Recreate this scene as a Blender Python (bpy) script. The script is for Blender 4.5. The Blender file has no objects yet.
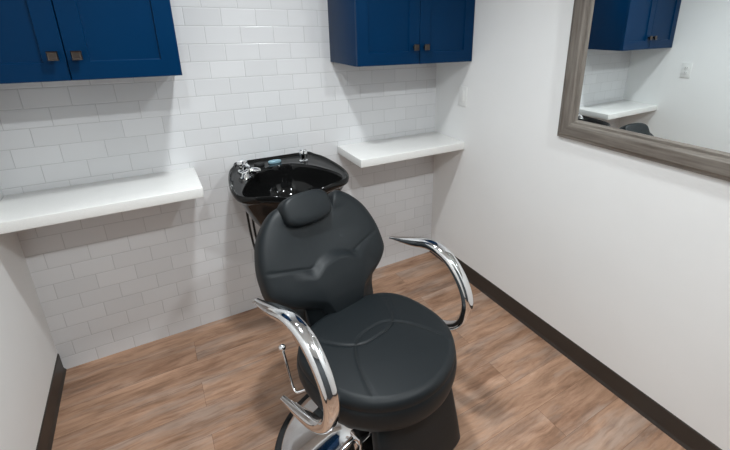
import bpy, bmesh, math, random
from mathutils import Vector, Matrix
random.seed(3)
sc = bpy.context.scene
COL = sc.collection
PI = math.pi

# ------------------------------------------------------------------ room dimensions (metres)
XL, XR = -0.8335, 1.308
YB, YF = 0.0, -3.4
ZC = 2.52
TW, TH, TZ0 = 0.1545, 0.0784, 1.3232      # tile pitch and one joint height
CAM = Vector((-0.27314, -2.17899, 1.57133))
YAW, PITCH, ROLL = 0.560309, 0.338476, -0.008752
FPX, PPX, PPY = 414.876, 406.814, 170.693

# ------------------------------------------------------------------ materials
def newmat(name):
    m = bpy.data.materials.new(name); m.use_nodes = True
    return m, m.node_tree, m.node_tree.nodes['Principled BSDF']

def setp(b, **k):
    for n, v in k.items():
        n = n.replace('_', ' ')
        if n in b.inputs:
            b.inputs[n].default_value = v

def srgb(r, g, b):
    f = lambda c: (c/255/12.92) if c/255 <= .04045 else ((c/255+.055)/1.055)**2.4
    return (f(r), f(g), f(b), 1)

def noise(nt, scale, detail=4, rough=.5, vec=None):
    n = nt.nodes.new('ShaderNodeTexNoise')
    n.inputs['Scale'].default_value = scale
    n.inputs['Detail'].default_value = detail
    n.inputs['Roughness'].default_value = rough
    if vec: nt.links.new(vec, n.inputs['Vector'])
    return n

def geopos(nt):
    return nt.nodes.new('ShaderNodeNewGeometry').outputs['Position']

def objpos(nt):
    return nt.nodes.new('ShaderNodeTexCoord').outputs['Object']

def mapping(nt, vec, loc=(0,0,0), rot=(0,0,0), scale=(1,1,1)):
    m = nt.nodes.new('ShaderNodeMapping')
    m.inputs['Location'].default_value = loc
    m.inputs['Rotation'].default_value = rot
    m.inputs['Scale'].default_value = scale
    nt.links.new(vec, m.inputs['Vector'])
    return m.outputs['Vector']

def ramp(nt, fac, stops):
    r = nt.nodes.new('ShaderNodeValToRGB')
    e = r.color_ramp.elements
    while len(e) < len(stops): e.new(.5)
    for i, (p, c) in enumerate(stops):
        e[i].position = p; e[i].color = c
    nt.links.new(fac, r.inputs['Fac'])
    return r.outputs['Color']

def mixc(nt, fac, a, b, mode='MIX'):
    n = nt.nodes.new('ShaderNodeMix'); n.data_type = 'RGBA'; n.blend_type = mode
    for s, v in ((n.inputs[0], fac), (n.inputs[6], a), (n.inputs[7], b)):
        if hasattr(v, 'links'): nt.links.new(v, s)
        else: s.default_value = v
    return n.outputs[2]

def bump(nt, b, height, strength=.2, dist=.002):
    n = nt.nodes.new('ShaderNodeBump')
    n.inputs['Strength'].default_value = strength
    n.inputs['Distance'].default_value = dist
    nt.links.new(height, n.inputs['Height'])
    nt.links.new(n.outputs['Normal'], b.inputs['Normal'])

def plain(name, col, rough=.5, metal=0, nscale=0, nstr=.1, ndist=.001, spec=.5, coat=0):
    m, nt, b = newmat(name)
    setp(b, Base_Color=col, Roughness=rough, Metallic=metal, Specular_IOR_Level=spec, Coat_Weight=coat)
    if nscale:
        bump(nt, b, noise(nt, nscale, 4, .5, objpos(nt)).outputs['Fac'], nstr, ndist)
    return m

def wall_paint():
    m, nt, b = newmat('wall_paint')
    p = geopos(nt)
    n = noise(nt, 2.0, 3, .5, p)
    nt.links.new(ramp(nt, n.outputs['Fac'], [(.3, srgb(237, 237, 236)), (.7, srgb(241, 241, 240))]), b.inputs['Base Color'])
    setp(b, Roughness=.55, Specular_IOR_Level=.3)
    bump(nt, b, noise(nt, 160, 3, .6, p).outputs['Fac'], .12, .001)
    return m

def tile_mat():
    m, nt, b = newmat('subway_tile')
    s = nt.nodes.new('ShaderNodeSeparateXYZ'); nt.links.new(geopos(nt), s.inputs[0])
    c = nt.nodes.new('ShaderNodeCombineXYZ')
    nt.links.new(s.outputs[0], c.inputs[0]); nt.links.new(s.outputs[2], c.inputs[1])
    v = mapping(nt, c.outputs[0], loc=(TW*20, -TZ0 + TH*41, 0))
    def brick(mort, smooth):
        k = nt.nodes.new('ShaderNodeTexBrick')
        k.offset = .5; k.offset_frequency = 2; k.squash = 1
        k.inputs['Scale'].default_value = 1
        k.inputs['Brick Width'].default_value = TW
        k.inputs['Row Height'].default_value = TH
        k.inputs['Mortar Size'].default_value = mort
        k.inputs['Mortar Smooth'].default_value = smooth
        k.inputs['Bias'].default_value = 0
        k.inputs['Color1'].default_value = srgb(219, 219, 220)
        k.inputs['Color2'].default_value = srgb(225, 225, 226)
        k.inputs['Mortar'].default_value = srgb(188, 188, 188)
        nt.links.new(v, k.inputs['Vector'])
        return k
    k = brick(.0011, .3); k2 = brick(.0042, 1.0)
    nt.links.new(k.outputs['Color'], b.inputs['Base Color'])
    r = nt.nodes.new('ShaderNodeMapRange')
    r.inputs['To Min'].default_value = .16; r.inputs['To Max'].default_value = .7
    nt.links.new(k.outputs['Fac'], r.inputs['Value']); nt.links.new(r.outputs[0], b.inputs['Roughness'])
    inv = nt.nodes.new('ShaderNodeMath'); inv.operation = 'MULTIPLY_ADD'
    inv.inputs[1].default_value = -1; inv.inputs[2].default_value = 1
    nt.links.new(k2.outputs['Fac'], inv.inputs[0])
    add = nt.nodes.new('ShaderNodeMath'); add.operation = 'MULTIPLY_ADD'
    nz = noise(nt, 9, 2, .5, geopos(nt)); nt.links.new(nz.outputs['Fac'], add.inputs[0])
    add.inputs[1].default_value = .8; nt.links.new(inv.outputs[0], add.inputs[2])
    bump(nt, b, add.outputs[0], .55, .0012)
    setp(b, Specular_IOR_Level=.45)
    return m

def floor_mat():
    m, nt, b = newmat('wood_plank_floor')
    p = geopos(nt)
    v = mapping(nt, p, loc=(30.33, 30.06, 0))
    def brick(c1, c2, mo, ms):
        k = nt.nodes.new('ShaderNodeTexBrick')
        k.offset = .37; k.offset_frequency = 2; k.squash = 1
        k.inputs['Scale'].default_value = 1
        k.inputs['Brick Width'].default_value = 1.22
        k.inputs['Row Height'].default_value = .152
        k.inputs['Mortar Size'].default_value = ms
        k.inputs['Mortar Smooth'].default_value = .5
        k.inputs['Color1'].default_value = c1; k.inputs['Color2'].default_value = c2
        k.inputs['Mortar'].default_value = mo
        nt.links.new(v, k.inputs['Vector'])
        return k
    kr = brick((0, 0, 0, 1), (1, 1, 1, 1), (.5, .5, .5, 1), 0)         # a random value per plank
    # grain coordinates shifted plank by plank
    sep = nt.nodes.new('ShaderNodeVectorMath'); sep.operation = 'MULTIPLY_ADD'
    nt.links.new(kr.outputs['Color'], sep.inputs[0]); sep.inputs[1].default_value = (7.3, 3.1, 5.0)
    nt.links.new(p, sep.inputs[2])
    warp = noise(nt, 5, 2, .5, sep.outputs[0])
    wv = nt.nodes.new('ShaderNodeVectorMath'); wv.operation = 'MULTIPLY_ADD'
    nt.links.new(warp.outputs['Color'], wv.inputs[0]); wv.inputs[1].default_value = (.10, .035, 0)
    nt.links.new(sep.outputs[0], wv.inputs[2])
    g1 = noise(nt, 1, 8, .66, mapping(nt, wv.outputs[0], scale=(2.7, 17, 1)))
    g2 = noise(nt, 1, 5, .65, mapping(nt, wv.outputs[0], loc=(4, 9, 0), scale=(7, 60, 1)))
    g3 = noise(nt, 1, 6, .65, mapping(nt, wv.outputs[0], loc=(11, 2, 0), scale=(1.7, 9.5, 1)))
    g4 = noise(nt, 1, 5, .6, mapping(nt, wv.outputs[0], loc=(1, 7, 0), scale=(3.0, 11, 1)))
    base = ramp(nt, g1.outputs['Fac'], [(.30, srgb(146, 115, 93)), (.46, srgb(172, 137, 112)), (.58, srgb(187, 150, 124)), (.74, srgb(208, 176, 152))])
    grey = ramp(nt, g3.outputs['Fac'], [(.47, (0, 0, 0, 1)), (.62, (1, 1, 1, 1))])
    fm = nt.nodes.new('ShaderNodeMath'); fm.operation = 'MULTIPLY'; nt.links.new(grey, fm.inputs[0]); fm.inputs[1].default_value = .62
    c = mixc(nt, fm.outputs[0], base, srgb(173, 156, 144))
    dark = ramp(nt, g4.outputs['Fac'], [(.30, srgb(196, 184, 176)), (.48, (1, 1, 1, 1))])
    c = mixc(nt, .85, c, dark, 'MULTIPLY')
    fine = ramp(nt, g2.outputs['Fac'], [(.34, srgb(205, 197, 192)), (.55, (1, 1, 1, 1))])
    c = mixc(nt, .7, c, fine, 'MULTIPLY')
    plank = ramp(nt, kr.outputs['Color'], [(0, srgb(232, 228, 226)), (1, srgb(255, 253, 252))])
    c = mixc(nt, .9, c, plank, 'MULTIPLY')
    km = brick((1, 1, 1, 1), (1, 1, 1, 1), srgb(196, 188, 182), .0010)
    c = mixc(nt, 1.0, c, km.outputs['Color'], 'MULTIPLY')
    nt.links.new(c, b.inputs['Base Color'])
    setp(b, Roughness=.38, Specular_IOR_Level=.4)
    bump(nt, b, g2.outputs['Fac'], .12, .001)
    return m

def leather_mat():
    m, nt, b = newmat('black_vinyl')
    p = objpos(nt)
    v = nt.nodes.new('ShaderNodeTexVoronoi'); v.inputs['Scale'].default_value = 420
    nt.links.new(p, v.inputs['Vector'])
    bump(nt, b, v.outputs['Distance'], .08, .0006)
    setp(b, Base_Color=srgb(21, 26, 29), Roughness=.5, Specular_IOR_Level=.30)
    return m

def cabinet_mat():
    m, nt, b = newmat('navy_lacquer')
    p = objpos(nt)
    n = noise(nt, 3, 2, .5, p)
    nt.links.new(ramp(nt, n.outputs['Fac'], [(.3, srgb(0, 40, 74)), (.7, srgb(0, 44, 79))]), b.inputs['Base Color'])
    setp(b, Roughness=.34, Specular_IOR_Level=.10)
    bump(nt, b, noise(nt, 240, 2, .5, p).outputs['Fac'], .05, .0006)
    return m

def frame_mat():
    m, nt, b = newmat('weathered_wood_frame')
    p = objpos(nt)
    # grain runs along the longer local axis of each rail (object X)
    g = noise(nt, 1, 6, .65, mapping(nt, p, scale=(5, 70, 70)))
    g2 = noise(nt, 1, 4, .6, mapping(nt, p, loc=(3, 3, 3), scale=(2, 14, 14)))
    c = ramp(nt, g.outputs['Fac'], [(.3, srgb(108, 102, 95)), (.5, srgb(132, 126, 118)), (.72, srgb(152, 147, 139))])
    c2 = ramp(nt, g2.outputs['Fac'], [(.35, srgb(190, 180, 176)), (.65, (1, 1, 1, 1))])
    nt.links.new(mixc(nt, .8, c, c2, 'MULTIPLY'), b.inputs['Base Color'])
    setp(b, Roughness=.5)
    bump(nt, b, g.outputs['Fac'], .2, .001)
    return m

def quartz_mat():
    m, nt, b = newmat('white_quartz')
    p = geopos(nt)
    n = noise(nt, 260, 3, .7, p)
    nt.links.new(ramp(nt, n.outputs['Fac'], [(.3, srgb(231, 230, 227)), (.6, srgb(236, 235, 232))]), b.inputs['Base Color'])
    setp(b, Roughness=.3)
    return m

M_WALL = wall_paint(); M_TILE = tile_mat(); M_FLOOR = floor_mat(); M_VINYL = leather_mat()
M_NAVY = cabinet_mat(); M_FRAME = frame_mat(); M_QUARTZ = quartz_mat()
M_FILLCUT = plain('charcoal_fill_cut', srgb(62, 66, 70), .6, 0, 150, .1)  # invented dark tone for the unseen front wall, cuts fill light on the chair
M_CEIL = plain('ceiling_paint', srgb(232, 232, 230), .8, 0, 120, .1)
M_BASE = plain('rubber_base', srgb(52, 45, 40), .45, 0, 90, .06)
M_CHROME = plain('chrome', (.86, .87, .88, 1), .07, 1, 6, .02, .0005)
M_DARKCHROME = plain('dark_bronze', srgb(92, 84, 79), .30, 1, 120, .1)
M_GLOSSBLACK = plain('black_porcelain', (.006, .006, .006, 1), .06, 0, 14, .03, .001, .30, 0)
M_RUBBER = plain('black_rubber', srgb(26, 26, 27), .6, 0, 200, .1)
M_BLACKMETAL = plain('black_steel', srgb(24, 25, 27), .35, .3, 160, .06)
M_MIRROR = plain('mirror_silver', (.86, .90, .90, 1), .0, 1)
M_PLASTIC = plain('white_plastic', srgb(232, 232, 230), .35, 0, 60, .02)
M_SLOT = plain('slot_shadow_grey', srgb(70, 70, 70), .6, 0, 60, .02)
M_BADGE = plain('badge_blue', srgb(150, 186, 200), .25, .3, 60, .02)
M_THREAD = plain('stitch_thread', srgb(22, 24, 25), .7, 0, 500, .1)

# ------------------------------------------------------------------ mesh helpers
class MB:
    def __init__(s): s.bm = bmesh.new()
    def box(s, lo, hi, bev=0, seg=2):
        lo, hi = Vector(lo), Vector(hi); c = (lo+hi)/2; d = hi-lo
        r = bmesh.ops.create_cube(s.bm, size=1)
        vs = r['verts']
        for v in vs: v.co = Vector((v.co.x*d.x, v.co.y*d.y, v.co.z*d.z)) + c
        if bev:
            es = {e for v in vs for e in v.link_edges}
            bmesh.ops.bevel(s.bm, geom=list(es), offset=bev, segments=seg, affect='EDGES', profile=.5)
        return s
    def rings(s, rings, close0=True, close1=True, closed=True):
        vr = [[s.bm.verts.new(p) for p in r] for r in rings]
        n = len(vr[0])
        for a, b in zip(vr, vr[1:]):
            for i in range(n if closed else n-1):
                j = (i+1) % n
                s.bm.faces.new((a[i], a[j], b[j], b[i]))
        if close0: s.bm.faces.new(list(reversed(vr[0])))
        if close1: s.bm.faces.new(vr[-1])
        return s
    def lathe(s, prof, c=(0, 0, 0), n=32, axis='Z'):
        rings = []
        for r, h in prof:
            ring = []
            for i in range(n):
                a = 2*PI*i/n
                q = (max(r, 1e-5)*math.cos(a), max(r, 1e-5)*math.sin(a), h)
                if axis == 'X': q = (q[2], q[0], q[1])
                if axis == 'Y': q = (q[1], q[2], q[0])
                ring.append(Vector(q)+Vector(c))
            rings.append(ring)
        return s.rings(rings)
    def sweep(s, pts, half, n=16, up=Vector((1, 0, 0)), power=2.0):
        """loft a superellipse along pts; half = list of (half width along up, half thickness)"""
        pts = [Vector(p) for p in pts]; rings = []
        for i, p in enumerate(pts):
            t = (pts[min(i+1, len(pts)-1)] - pts[max(i-1, 0)]).normalized()
            u = (up - t*up.dot(t)).normalized(); w = t.cross(u)
            a, b = half[i] if isinstance(half, list) else half
            ring = []
            for k in range(n):
                q = 2*PI*k/n
                cx, sx = math.cos(q), math.sin(q)
                ring.append(p + u*a*math.copysign(abs(cx)**(2/power), cx) + w*b*math.copysign(abs(sx)**(2/power), sx))
            rings.append(ring)
        return s.rings(rings)
    def build(s, name, mat, parent=None, smooth=True, subsurf=0, loc=None, rot=None, angle=40):
        bmesh.ops.recalc_face_normals(s.bm, faces=s.bm.faces)
        me = bpy.data.meshes.new(name)
        s.bm.to_mesh(me); s.bm.free()
        me.materials.append(mat)
        if smooth:
            me.polygons.foreach_set('use_smooth', [True]*len(me.polygons))
            me.set_sharp_from_angle(angle=math.radians(angle))
        o = bpy.data.objects.new(name, me); COL.objects.link(o)
        if parent: o.parent = parent
        if loc: o.location = loc
        if rot: o.rotation_euler = rot
        if subsurf:
            md = o.modifiers.new('subdivision', 'SUBSURF'); md.levels = subsurf; md.render_levels = subsurf
        return o

def catmull(P, m=8):
    P = [Vector(p) for p in P]
    Q = [P[0]*2-P[1]] + P + [P[-1]*2-P[-2]]
    out = []
    for i in range(1, len(Q)-2):
        for k in range(m):
            t = k/m
            a, b, c, d = Q[i-1:i+3]
            out.append(.5*((2*b)+(c-a)*t+(2*a-5*b+4*c-d)*t*t+(3*b-a-3*c+d)*t**3))
    out.append(P[-1])
    return out

def empty(name, loc=(0, 0, 0), rz=0):
    o = bpy.data.objects.new(name, None); COL.objects.link(o)
    o.location = loc; o.rotation_euler = (0, 0, rz); o.empty_display_size = .1
    return o

def tag(o, label, cat, group=None):
    o['label'] = label; o['category'] = cat
    if group: o['group'] = group
    return o

def struct(name, mb, mat, smooth=False):
    o = mb.build(name, mat, smooth=smooth); o['kind'] = 'structure'
    return o

def plabel(o, text):
    o['label'] = text; return o

# ------------------------------------------------------------------ the setting
T = .1
struct('floor', MB().box((XL-T, YF-T, -.1), (XR+T, YB+T, 0)), M_FLOOR)
struct('ceiling', MB().box((XL-T, YF-T, ZC), (XR+T, YB+T, ZC+.1)), M_CEIL)
struct('wall_back', MB().box((XL-T, YB, 0), (XR+T, YB+T, ZC)), M_TILE)
struct('wall_left', MB().box((XL-T, YF, 0), (XL, YB, ZC)), M_WALL)
struct('wall_right', MB().box((XR, YF, 0), (XR+T, YB, ZC)), M_WALL)
struct('wall_front', MB().box((XL-T, YF-T, 0), (XR+T, YF, ZC)), M_FILLCUT)  # wall behind the camera, darkened to bounce less light forward

def cove(side):
    x0 = XL if side == 'left' else XR
    d = 1 if side == 'left' else -1
    prof = [(0, 0), (.013, 0), (.0115, .004), (.0065, .011), (.0045, .02), (.004, .092), (.0028, .099), (0, .1015)]
    mb = MB()
    mb.rings([[Vector((x0+d*a, y, z)) for a, z in prof] for y in (YB, YF)])
    struct('baseboard_'+side, mb, M_BASE, True)
cove('left'); cove('right')

# ------------------------------------------------------------------ wall cabinets
def cabinet(x0, x1, label):
    zb, zt, yf = 1.379, 2.15, -.338
    root = empty('wall_cabinet', (x0, 0, zb))
    W, H = x1-x0, zt-zb
    tag(root, label, 'cabinet', 'navy wall cabinets')
    MB().box((0, yf+.021, 0), (W, -.0005, H), .0012).build('body', M_NAVY, root)
    half = W/2
    for k in range(2):
        a = k*half + (.0015 if k else .001); b = (k+1)*half - (.001 if k else .0015)
        z0, z1 = .001, H-.001
        st, rec, ch = .062, .0085, .003
        yF, yB = yf, yf+.020
        def R(e, y): return [Vector((a+e, y, z0+e)), Vector((b-e, y, z0+e)), Vector((b-e, y, z1-e)), Vector((a+e, y, z1-e))]
        mb = MB()
        mb.rings([R(0, yB), R(0, yF+.0015), R(.0015, yF), R(st-.001, yF), R(st, yF+.001), R(st+ch*.4, yF+rec-.0008), R(st+ch, yF+rec)])
        d = mb.build('door', M_NAVY, root, smooth=False)
        # square bronze knob
        kx = (half - .032) if k == 0 else (half + .032)
        kz = 1.464-zb
        kb = MB()
        def Q(h, y): return [Vector((kx-h, y, kz-h)), Vector((kx+h, y, kz-h)), Vector((kx+h, y, kz+h)), Vector((kx-h, y, kz+h))]
        kb.rings([Q(.008, yF), Q(.007, yF-.004), Q(.0065, yF-.012), Q(.0135, yF-.017), Q(.0150, yF-.019), Q(.0150, yF-.024), Q(.0125, yF-.027), Q(.0095, yF-.0255)])
        plabel(kb.build('knob', M_DARKCHROME, d, smooth=False), 'square dark bronze knob')
    return root
cabinet(XL+.009, -.142, 'navy blue two-door wall cabinet above the left white shelf')
cabinet(.600, XR-.001, 'navy blue two-door wall cabinet in the right corner above the shelf beside the basin')

# ------------------------------------------------------------------ floating shelves
def shelf(x0, x1, label):
    o = MB().box((x0, -.314, .860), (x1, -.0005, .905), .0035, 3).build('floating_shelf', M_QUARTZ)
    return tag(o, label, 'shelf', 'white floating shelves')
shelf(XL+.0005, -.136, 'thick white floating shelf under the left blue cabinet')
shelf(.615, XR-.0005, 'thick white floating shelf in the right corner next to the black basin')

# ------------------------------------------------------------------ mirror on the right wall
def mirror():
    y0, y1 = -.976, -1.98
    z0, z1 = 1.096, 2.12
    fw = .092
    root = empty('wall_mirror', (XR, (y0+y1)/2, (z0+z1)/2))
    tag(root, 'large wall mirror in a grey weathered wood frame on the right wall', 'mirror')
    W, H = y0-y1, z1-z0
    # local: x = depth (towards room negative), y along wall, z up
    prof = [(0, 0), (0, .014), (.004, .019), (.012, .0205), (.020, .0265), (.062, .0275), (.070, .024), (.074, .0165), (.084, .0165), (.088, .012), (.092, .010), (.092, 0)]
    def rail(L, rot, loc):
        mb = MB()
        # rail running along local X from -L/2..L/2, outer edge at y=0, inner at y=fw, height z out of wall
        rings = []
        for sgn in (-1, 1):
            rings.append([Vector((sgn*(L/2-e), e, h)) for e, h in prof])
        mb.rings(rings)
        o = mb.build('frame', M_FRAME, root, smooth=False)
        o.matrix_local = Matrix.Translation(loc) @ rot
        return o
    def basis(xa, ya, za):
        return Matrix((xa, ya, za)).transposed().to_4x4()
    root.rotation_euler = (0, -math.radians(.45), 0)
    root.location.x -= H/2*math.sin(math.radians(.45)) + .0002
    n = Vector((-1, 0, 0))
    Y, Z = Vector((0, 1, 0)), Vector((0, 0, 1))
    rail(W, basis(-Y, Z, n) if (-Y).cross(Z).dot(n) > 0 else basis(Y, Z, n), Vector((0, 0, -H/2)))
    rail(W, basis(Y, -Z, n) if Y.cross(-Z).dot(n) > 0 else basis(-Y, -Z, n), Vector((0, 0, H/2)))
    rail(H, basis(Z, -Y, n) if Z.cross(-Y).dot(n) > 0 else basis(-Z, -Y, n), Vector((0, W/2, 0)))
    rail(H, basis(Z, Y, n) if Z.cross(Y).dot(n) > 0 else basis(-Z, Y, n), Vector((0, -W/2, 0)))
    plabel(MB().box((-.009, -W/2+fw-.006, -H/2+fw-.006), (-.004, W/2-fw+.006, H/2-fw+.006)).build('mirror_glass', M_MIRROR, root, smooth=False), 'silvered mirror glass')
    MB().box((-.004, -W/2+.02, -H/2+.02), (-.0006, W/2-.02, H/2-.02)).build('backing', M_BLACKMETAL, root, smooth=False)
mirror()

# ------------------------------------------------------------------ switch and outlet
def switch_plate():
    root = empty('light_switch', (XR, -.275, 1.177))
    tag(root, 'white wall switch plate between the right cabinet and the shelf', 'switch')
    MB().box((-.006, -.036, -.058), (-.0004, .036, .058), .002).build('plate', M_PLASTIC, root)
    MB().box((-.009, -.0165, -.033), (-.0055, .0165, .033), .0015).build('rocker', M_PLASTIC, root)
    for z in (-.046, .046):
        MB().lathe([(.0001, -.0075), (.0028, -.0072), (.003, -.0055)], (0, 0, z), 12, 'X').build('screw', M_PLASTIC, root)
switch_plate()
def outlet():
    root = empty('wall_outlet', (XL, -.478, 1.212))
    tag(root, 'white electrical outlet seen in the mirror on the left wall', 'outlet')
    MB().box((.0004, -.036, -.058), (.006, .036, .058), .002).build('plate', M_PLASTIC, root)
    for z in (-.0195, .0195):
        r = MB().box((.0055, -.016, z-.0145), (.0085, .016, z+.0145), .0014).build('socket', M_PLASTIC, root)
        mb = MB()
        for y in (-.0065, .0065):
            mb.box((.0083, y-.001, z-.003), (.0088, y+.001, z+.006))
        mb.box((.0083, -.002, z-.010), (.0088, .002, z-.006))
        plabel(mb.build('slot', M_SLOT, r, smooth=False), 'dark plug slots')
    MB().lathe([(.0001, .0075), (.0028, .0072), (.003, .0055)], (0, 0, 0), 12, 'X').build('screw', M_PLASTIC, root)
outlet()

# ------------------------------------------------------------------ shampoo basin
def basin():
    cx = .245
    root = empty('mounted_shampoo_basin', (cx, 0, .62))
    tag(root, 'glossy black shampoo basin on the tiled wall behind the salon chair', 'basin')
    zb = -.62
    def outline(pts, N=96, c=(0, -.25)):
        """closed symmetric outline given for x>=0 from back to front -> N points, starting at the back middle"""
        half = catmull([Vector((x, y, 0)) for x, y in pts], 10)
        full = half + [Vector((-p.x, p.y, 0)) for p in reversed(half[1:-1])]
        L = [0]
        for i in range(len(full)): L.append(L[-1] + (full[(i+1) % len(full)]-full[i]).length)
        out = []; j = 0
        for k in range(N):
            d = L[-1]*k/N
            while L[j+1] < d: j += 1
            t = (d-L[j])/max(1e-9, L[j+1]-L[j])
            out.append(full[j].lerp(full[(j+1) % len(full)], t))
        return out
    OUT = outline([(0, -.004), (.10, -.004), (.182, -.005), (.200, -.016), (.212, -.055), (.240, -.11), (.262, -.21), (.272, -.32), (.258, -.405), (.21, -.445), (.10, -.462), (0, -.466)])
    OPN = outline([(0, -.112), (.05, -.118), (.10, -.142), (.155, -.195), (.205, -.28), (.234, -.365), (.215, -.412), (.15, -.432), (.06, -.438), (0, -.439)])
    def ztop(x, y):
        z = .897 - .075*max(0, -y-.03)
        z -= .035*math.exp(-(x/.10)**2)*max(0, min(1, (-y-.30)/.14))
        return z
    def lift(P, dz, s=1.0, c=Vector((0, -.25, 0))):
        r = []
        for p in P:
            q = c + (p-c)*s
            r.append(Vector((q.x, min(q.y, -.002), ztop(p.x, p.y)+dz+zb)))
        return r
    def lerp(P, Q, t): return [a.lerp(b, t) for a, b in zip(P, Q)]
    rings = []
    ctr = Vector((0, -.20, 0))
    # outside of the bowl, from the drain boss up to the rim
    def body(t, z):   # t scale of outline towards ctr, absolute height
        return [Vector((ctr.x+(p.x-ctr.x)*t, min(-.003, ctr.y+(p.y-ctr.y)*t), z+zb)) for p in OUT]
    def circ(r, z): return [Vector((ctr.x + r*math.sin(2*PI*k/96), ctr.y + r*math.cos(2*PI*k/96), z+zb)) for k in range(96)]
    rings += [circ(.03, .588), circ(.055, .590)]
    rings += [lerp(circ(.085, .605), body(.40, .605), .6), body(.56, .635), body(.70, .69), body(.83, .765)]
    rings += [[a.lerp(b, .5) for a, b in zip(body(.91, .82), lift(OUT, -.05, .94))], lift(OUT, -.034, .955), lift(OUT, -.030, .985), lift(OUT, -.022, 1.0), lift(OUT, -.008, 1.006), lift(OUT, .001, 1.0), lift(OUT, .004, .988), lift(OUT, .001, .972), lift(OUT, -.006, .960)]
    deckin = [Vector((p.x, p.y, ztop(p.x, p.y)+zb)) for p in OPN]
    edge = lift(OUT, -.010, .948)
    for t in (0, .35, .7, .93):
        rings.append([Vector((*(a.lerp(b, t)).xy, (a.z*(1-t)+(b.z-.010)*t))) for a, b in zip(edge, deckin)])
    def inner(s, dz, zabs=None, k=0):
        r = []
        c = Vector((0, -.27, 0))
        for p in OPN:
            q = c+(p-c)*s
            z = ztop(p.x, p.y)-dz
            if zabs is not None: z = z*(1-k)+zabs*k
            r.append(Vector((q.x, q.y, z+zb)))
        return r
    rings += [inner(1, .0075), inner(.985, .011), inner(.972, .022), inner(.94, .055), inner(.89, .09, .77, .3), inner(.78, .12, .735, .7), inner(.58, .14, .712, 1), inner(.32, .15, .702, 1), inner(.12, .15, .698, 1)]
    mb = MB(); mb.rings(rings)
    bowl = mb.build('bowl', M_GLOSSBLACK, root, angle=60)
    # chrome strainer in the drain
    st = MB(); st.lathe([(.028, 0), (.028, .004), (.022, .006), (.006, .003)], (0, -.27, .697+zb), 24)
    st.build('drain_strainer', M_CHROME, root)
    # mixer valve on the left of the deck
    fx, fy = .068-cx, -.118
    f = MB()
    z = .879+zb
    f.lathe([(.028, 0), (.028, .006), (.023, .012), (.017, .016), (.016, .034), (.023, .038), (.026, .047), (.022, .060), (.011, .065)], (fx, fy, z), 28)
    fo = f.build('mixer_valve', M_CHROME, root)
    lv = MB(); lv.sweep(catmull([(fx+.005, fy-.005, z+.046), (fx+.012, fy-.03, z+.044), (fx+.018, fy-.055, z+.040)], 5), [(.010, .006)]*5+[(.008, .005)]*5+[(.006, .004)])
    lv.build('lever_handle', M_CHROME, fo)
    # hose seat in front of the valve with the spray head lying on it
    g = MB()
    hx, hy, hz = .062-cx, -.208, .872+zb
    g.lathe([(.026, 0), (.026, .010), (.020, .016), (.017, .026), (.011, .031)], (hx, hy, hz), 24)
    go = g.build('spray_holder', M_CHROME, root)
    h = MB()
    h.sweep(catmull([(hx-.012, hy+.010, hz+.026), (hx+.012, hy+.004, hz+.034), (hx+.042, hy+.010, hz+.030), (hx+.062, hy+.02, hz+.022)], 5), [(.010, .010)]*4+[(.013, .013)]*4+[(.019, .017)]*6+[(.018, .015)]*2, power=2.2)
    h.build('spray_head', M_CHROME, go)
    # vacuum breaker on the right of the deck
    v = MB()
    v.lathe([(.023, 0), (.023, .006), (.016, .010), (.016, .036), (.021, .040), (.021, .060), (.016, .067), (.004, .069)], (.378-cx, -.105, .881+zb), 28)
    v.build('vacuum_breaker', M_CHROME, root)
    # oval badge and black plug on the deck
    def oval(x, y, a, b, h):
        m = MB(); zz = .8895+zb
        R = lambda s, dz: [Vector((x+a*s*math.cos(q), y+b*s*math.sin(q), zz+dz)) for q in [2*PI*i/32 for i in range(32)]]
        m.rings([R(1, -.006), R(1, h*.6), R(.92, h), R(.8, h*.8)])
        return m
    plabel(oval(.238-cx, -.058, .034, .018, .004).build('badge', M_BADGE, root), 'pale blue oval badge')
    oval(.158-cx, -.062, .026, .018, .005).build('hole_plug', M_RUBBER, root)
    # bracket, waste pipe and two supply hoses under the bowl
    b = MB().box((-.12, -.022, .74+zb), (.12, -.0008, .83+zb), .003)
    b.build('wall_bracket', M_BLACKMETAL, root)
    w = MB()
    w.sweep(catmull([(0, -.20, .60+zb), (0, -.20, .54+zb), (0, -.20, .46+zb), (.0, -.19, .40+zb), (0, -.15, .375+zb), (0, -.09, .38+zb), (0, -.002, .38+zb)], 6), (.019, .019))
    w.build('waste_pipe', M_BLACKMETAL, root)
    for dx, dy in ((0, 0), (.026, .012)):
        s = MB()
        s.sweep(catmull([(fx+.02+dx, fy+dy, .845+zb), (fx-.008+dx, -.13+dy, .72+zb), (fx-.006+dx*.9, -.12+dy, .60+zb), (fx+.006+dx*.8, -.115+dy, .46+zb), (fx+.03+dx*.6, -.09+dy, .34+zb), (fx+.06+dx, -.04+dy*.5, .29+zb), (fx+.07+dx, -.002, .285+zb)], 7), (.0055, .0055), 10)
        s.build('supply_hose', M_RUBBER, root)
basin()

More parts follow.
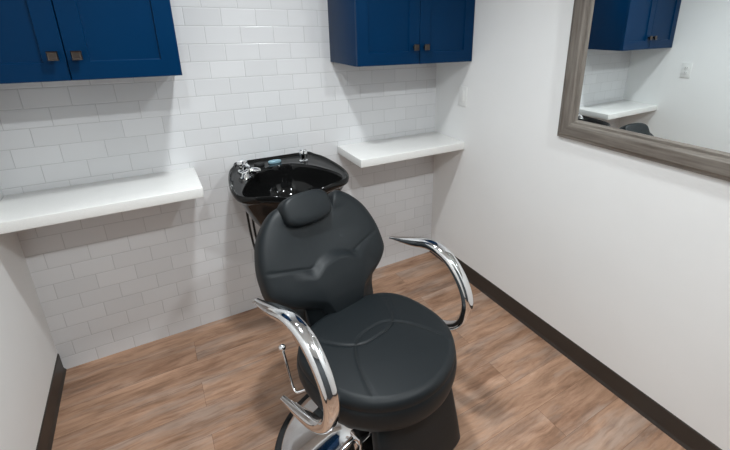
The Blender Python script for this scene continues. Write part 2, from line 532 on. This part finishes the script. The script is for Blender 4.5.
# ------------------------------------------------------------------ salon chair
def chair():
    root = empty('salon_chair', (.2756, -1.130, 0), math.radians(13.5))
    tag(root, 'black padded salon chair with round seat, headrest and curved chrome arms', 'salon chair')
    P = lambda r, f, z: Vector((r, -f, z))           # f = towards the front of the chair

    # ---- seat: a round pad with two stitched arcs pressed into the top
    def groove_d(x, f):
        a = .000 - 27*abs(x)**2.9 - f
        b = -.050 + 35*abs(x)**2.9 - f
        ga = 27*2.9*abs(x)**1.9; gb = 35*2.9*abs(x)**1.9
        return min(abs(a)/math.hypot(1, ga), abs(b)/math.hypot(1, gb))
    prof = [(.0, .400), (.15, .398), (.222, .400), (.242, .407), (.252, .420), (.2565, .440), (.258, .462), (.2560, .482), (.2535, .490), (.2510, .4935), (.2520, .497), (.2518, .507), (.2490, .518), (.242, .5265), (.230, .532)]
    top = [(.230*(1-k/50), .532 + .012*(1-((1-k/50)**2))) for k in range(1, 50)] + [(.0012, .544)]
    N = 160
    rings = []
    for r, z in prof + top:
        ring = []
        for i in range(N):
            q = 2*PI*i/N
            c, sn = math.cos(q), math.sin(q)
            k = 1.0 if sn > 0 else (abs(c)**2.9 + abs(sn)**2.9)**(-1/2.9)      # the rear corners are fuller
            if r < .15: k = 1 + (k-1)*(r/.15)
            x, f = 1.03*k*r*c, 1.03*k*r*sn + .012
            zz = z
            if z > .53:
                zz -= .0034*math.exp(-(groove_d(x, f)/.0040)**2)
            ring.append(P(x, f, zz))
        rings.append(ring)
    mb = MB(); mb.rings(rings)
    seat = mb.build('seat', M_VINYL, root, angle=80)
    for sgn in (1, -1):       # the stitched thread in each groove
        pts = []
        for k in range(49):
            x = -.20 + .40*k/48
            f = (.000 - 27*abs(x)**2.9) if sgn > 0 else (-.050 + 35*abs(x)**2.9)
            rr = math.hypot(x, f-.012)/1.03
            if rr < .222:
                z = .532 + .012*(1-(rr/.230)**2) - .0030
                pts.append(P(x, f, z))
        s = MB(); s.sweep(pts, (.0011, .0011), 6, up=Vector((0, 0, 1)))
        s.build('seam', M_THREAD, seat)

    # ---- backrest: reclined padded board, r sideways, s up the slope
    f0, z0, f1, z1 = -.200, .50, -.46, .94
    D = Vector((0, -(f1-f0), z1-z0)).normalized()           # up the slope
    NRM = Vector((0, -D.z, D.y)).normalized()
    if NRM.y > 0: NRM = -NRM                                  # faces the front
    O = P(0, f0, z0)
    def BP(r, s, n): return O + Vector((r*.965+.041, 0, 0)) + D*s + NRM*(n-.028)
    def both(h): return h + [Vector((-p.x, p.y, 0)) for p in reversed(h[1:-1])]
    TOPH = [(.278, .180, 0), (.285, .240, 0), (.281, .297, 0), (.263, .360, 0), (.240, .405, 0), (.206, .445, 0), (.170, .474, 0), (.138, .486, 0), (.114, .474, 0), (.092, .445, 0), (.045, .440, 0), (0, .440, 0)]
    full = both(catmull([(0, -.02, 0), (.05, -.015, 0), (.085, .020, 0), (.108, .062, 0), (.158, .092, 0), (.232, .133, 0)] + TOPH, 8))
    rear = both(catmull([(0, -.06, 0), (.09, -.06, 0), (.15, -.05, 0), (.178, -.005, 0), (.196, .060, 0), (.236, .125, 0)] + TOPH, 8))
    cen = Vector((0, .22, 0))
    sm = lambda e0, e1, x: (lambda t: t*t*(3-2*t))(max(0, min(1, (x-e0)/(e1-e0))))
    def seamdist(r, s):
        # upper line of the lumbar pad: a flat arch that runs out and up to the sides
        a = abs(r)
        w = sm(.06, .14, a)
        y = (.262 - 3.4*a*a)*(1-w) + (.200 + a*.26)*w
        return y - s
    def front(r, s, t):
        edge = 1-t
        n = (.020 + .014*sm(.0, .16, s))*(1-(t**9))**.5 if t < 1 else 0
        # slight dish across the middle, fuller shoulders
        n -= .014*(1-sm(.0, .26, abs(r)))*sm(.22, .34, s)*(1-sm(.40, .46, s))
        # lumbar pad stands out below that line
        d = seamdist(r, s)
        n += .024*sm(-.008, .045, d)*(1-sm(.085, .20, abs(r)))*sm(-.06, .10, s)*sm(0, .16, 1-t)
        n -= .0035*math.exp(-(d/.0045)**2)*(.45+.55*sm(.05, .12, abs(r)))*sm(0, .06, 1-t)
        return n
    rings = []
    for t in [1-(1-k/46)**1.5 for k in range(47)][::-1]:
        t = max(t, .004)
        ring = []
        for p in full:
            q = cen + (p-cen)*t
            ring.append(BP(q.x, q.y, front(q.x, q.y, t)))
        rings.append(ring)
    rings = rings[::-1]                                       # centre -> rim
    for k, sc_ in ((.07, 1.004), (.25, 1.003), (.5, 1.0), (.75, .99), (.9, .965), (.98, .92), (1, .85), (1, .5), (1, .02)):
        ring = []
        for p, q in zip(full, rear):
            w = cen + (p.lerp(q, sm(0, .6, k))-cen)*sc_
            ring.append(BP(w.x, w.y, -(.104-.034*sm(.06, .34, w.y))*k))
        rings.append(ring)
    mb = MB(); mb.rings(rings)
    back = mb.build('backrest', M_VINYL, root, angle=80)
    # headrest in the notch
    hr = []
    def rr(hw, hh, n, N=56, pw=3.8):
        out = []
        for i in range(N):
            q = 2*PI*i/N
            c, s = math.cos(q), math.sin(q)
            x = hw*math.copysign(abs(c)**(2/pw), c)
            y = hh*math.copysign(abs(s)**(2/pw), s)
            y -= .010*(1-(x/hw)**2) if s < 0 else -.010*(1-(x/hw)**2)
            out.append(BP(x*1.03-.038, .451+y*.92, n+.010))
        return out
    for sx, n in ((.3, -.030), (.85, -.030), (.95, -.022), (1, -.004), (1, .026), (.99, .037), (.965, .045), (.92, .051), (.80, .055), (.45, .058), (.1, .059)):
        hr.append(rr(.104*sx, .060*sx + .002*(1-sx), n))
    mb = MB(); mb.rings(hr)
    mb.build('headrest', M_VINYL, root, angle=80)
    # hinge plates from seat frame to back
    for sg in (-1, 1):
        h = MB().sweep([P(sg*.12, -.10, .385), P(sg*.12, -.205, .40), P(sg*.12, -.262, .48), P(sg*.12, -.305, .575)], (.004, .02), 12, power=5)
        h.build('hinge_plate', M_BLACKMETAL, root)

    # ---- seat frame and hydraulic base
    MB().box((-.17, -.15, .352), (.17, .15, .400), .008).build('seat_frame', M_BLACKMETAL, root)
    bx, bf = -.035, -.075
    bo = P(bx, bf, 0)
    b = MB(); b.lathe([(.318, .001), (.332, .004), (.337, .012), (.333, .020), (.318, .023), (.306, .018)], bo, 96)
    b.build('base_ring', M_RUBBER, root)
    b = MB(); b.lathe([(.309, .016), (.310, .024), (.304, .031), (.26, .050), (.18, .082), (.12, .104), (.085, .118), (.072, .130), (.066, .145)], bo, 96)
    b.build('base_plate', M_CHROME, root)
    b = MB(); b.lathe([(.064, .130), (.064, .25), (.060, .262), (.047, .266)], bo, 48)
    b.build('pump_housing', M_BLACKMETAL, root)
    b = MB(); b.lathe([(.038, .26), (.038, .335), (.07, .340), (.07, .354)], bo, 40)
    b.build('piston', M_CHROME, root)
    # pump pedal reaching out to the left above the base
    pd = MB().sweep(catmull([P(-.07, -.04, .225), P(-.115, .02, .258), P(-.16, .072, .287), P(-.235, .072, .268), P(-.31, .066, .236)], 6), (.015, .011), 16, power=3)
    pd = pd.build('pump_pedal', M_CHROME, root)
    MB().box((-.190, -.112, .286), (-.142, -.062, .312), .005, 3).build('pedal_clamp', M_CHROME, pd)

    # ---- leg rest hanging from the front of the seat, and its chrome foot bar
    pan = []
    for k, (z, f, hw) in enumerate([(.405, .150, .150), (.398, .160, .165), (.36, .172, .176), (.28, .190, .182), (.18, .208, .190), (.10, .222, .196), (.085, .224, .190), (.078, .225, .175)]):
        th = [.018, .026, .030, .031, .031, .028, .022, .012][k]
        ring = []
        for i in range(48):
            q = 2*PI*i/48; c, s = math.cos(q), math.sin(q); pw = 7
            ring.append(P(hw*math.copysign(abs(c)**(2/pw), c), f + th*math.copysign(abs(s)**(2/3.5), s), z))
        pan.append(ring)
    mb = MB(); mb.rings(pan); mb.build('leg_rest', M_VINYL, root, angle=60)

    # ---- arms
    cl = catmull([(0, -.274, .702), (0, -.215, .716), (0, -.14, .735), (0, -.05, .757), (0, .03, .742), (0, .09, .693), (0, .132, .625), (0, .142, .56), (0, .118, .485), (0, .060, .432), (0, -.02, .402), (0, -.10, .381), (0, -.158, .368)], 8)
    n = len(cl)
    for sg in (-1, 1):
        pts = [P(sg*.310+.009, p.y, p.z) for p in cl]
        hv = []
        for i in range(n):
            t = i/(n-1)
            w = .012 + .0125*sm(0, .18, t) - .003*sm(.55, .75, t) - .0115*sm(.78, 1, t)
            h = .005 + .014*sm(0, .22, t) - .001*sm(.5, .75, t) - .012*sm(.78, 1, t)
            hv.append((w, h))
        a = MB().sweep(pts, hv, 24, power=2.5)
        arm = a.build('armrest', M_CHROME, root, angle=50)
        c = MB().sweep([P(sg*.285, .02, .412), P(sg*.23, .01, .408), P(sg*.15, .01, .385)], (.012, .02), 14, up=Vector((0, 0, 1)), power=4)
        c.build('arm_bracket', M_CHROME, arm)

    # ---- reclining lever on the left of the seat
    lp = catmull([(0, -.214, .506), (0, -.200, .465), (0, -.185, .42), (0, -.168, .378), (0, -.150, .366), (0, -.125, .372), (0, -.09, .385)], 6)
    lx = [-.255]*(len(lp)-12) + [-.255 + .075*(k/11) for k in range(12)]
    l = MB().sweep([P(x, p.y, p.z) for x, p in zip(lx, lp)], (.0052, .0052), 12)
    lev = l.build('recline_lever', M_CHROME, root)
    k = MB(); k.lathe([(.0005, -.013), (.006, -.0125), (.011, -.007), (.0128, 0), (.011, .007), (.006, .0115), (.0005, .0125)], P(-.255, -.217, .513), 20)
    k.build('knob', M_CHROME, lev)
chair()

# ------------------------------------------------------------------ lamps in the ceiling
def downlight(x, y, power, size=.13, col=(.92, .975, 1), spread=180):
    d = bpy.data.lights.new('ceiling_downlight', 'AREA'); d.shape = 'DISK'; d.size = size
    d.energy = power; d.color = col; d.spread = math.radians(spread)
    o = bpy.data.objects.new('ceiling_downlight', d); COL.objects.link(o)
    o.location = (x, y, ZC-.012)
    return o
downlight(.12, -.50, .9, spread=130)
downlight(.12, -.98, 8.8, spread=125)
downlight(-.38, -2.36, 11.5)
downlight(.86, -2.36, 13.5)
w = bpy.data.worlds.new('world'); sc.world = w; w.use_nodes = True
w.node_tree.nodes['Background'].inputs[0].default_value = (.8, .85, .9, 1)
w.node_tree.nodes['Background'].inputs[1].default_value = .3

# ------------------------------------------------------------------ camera
cd = bpy.data.cameras.new('camera'); cam = bpy.data.objects.new('camera', cd); COL.objects.link(cam)
cy, sy, cp, sp, cr, sr = math.cos(YAW), math.sin(YAW), math.cos(PITCH), math.sin(PITCH), math.cos(ROLL), math.sin(ROLL)
fwd = Vector((sy*cp, cy*cp, -sp)); rt = Vector((cy, -sy, 0)); dn = fwd.cross(rt)
r2 = rt*cr + dn*sr; d2 = -rt*sr + dn*cr
m = Matrix((r2, -d2, -fwd)).transposed().to_4x4(); m.translation = CAM
cam.matrix_world = m
cd.sensor_fit = 'HORIZONTAL'; cd.sensor_width = 36
cd.lens = 36*FPX/730
cd.shift_x = -(PPX-365)/730
cd.shift_y = (PPY-225)/730
cd.clip_start = .02
sc.camera = cam

vs = sc.view_settings
vs.view_transform = 'Standard'; vs.look = 'None'; vs.gamma = 1; vs.use_curve_mapping = False
vs.exposure = 0.62
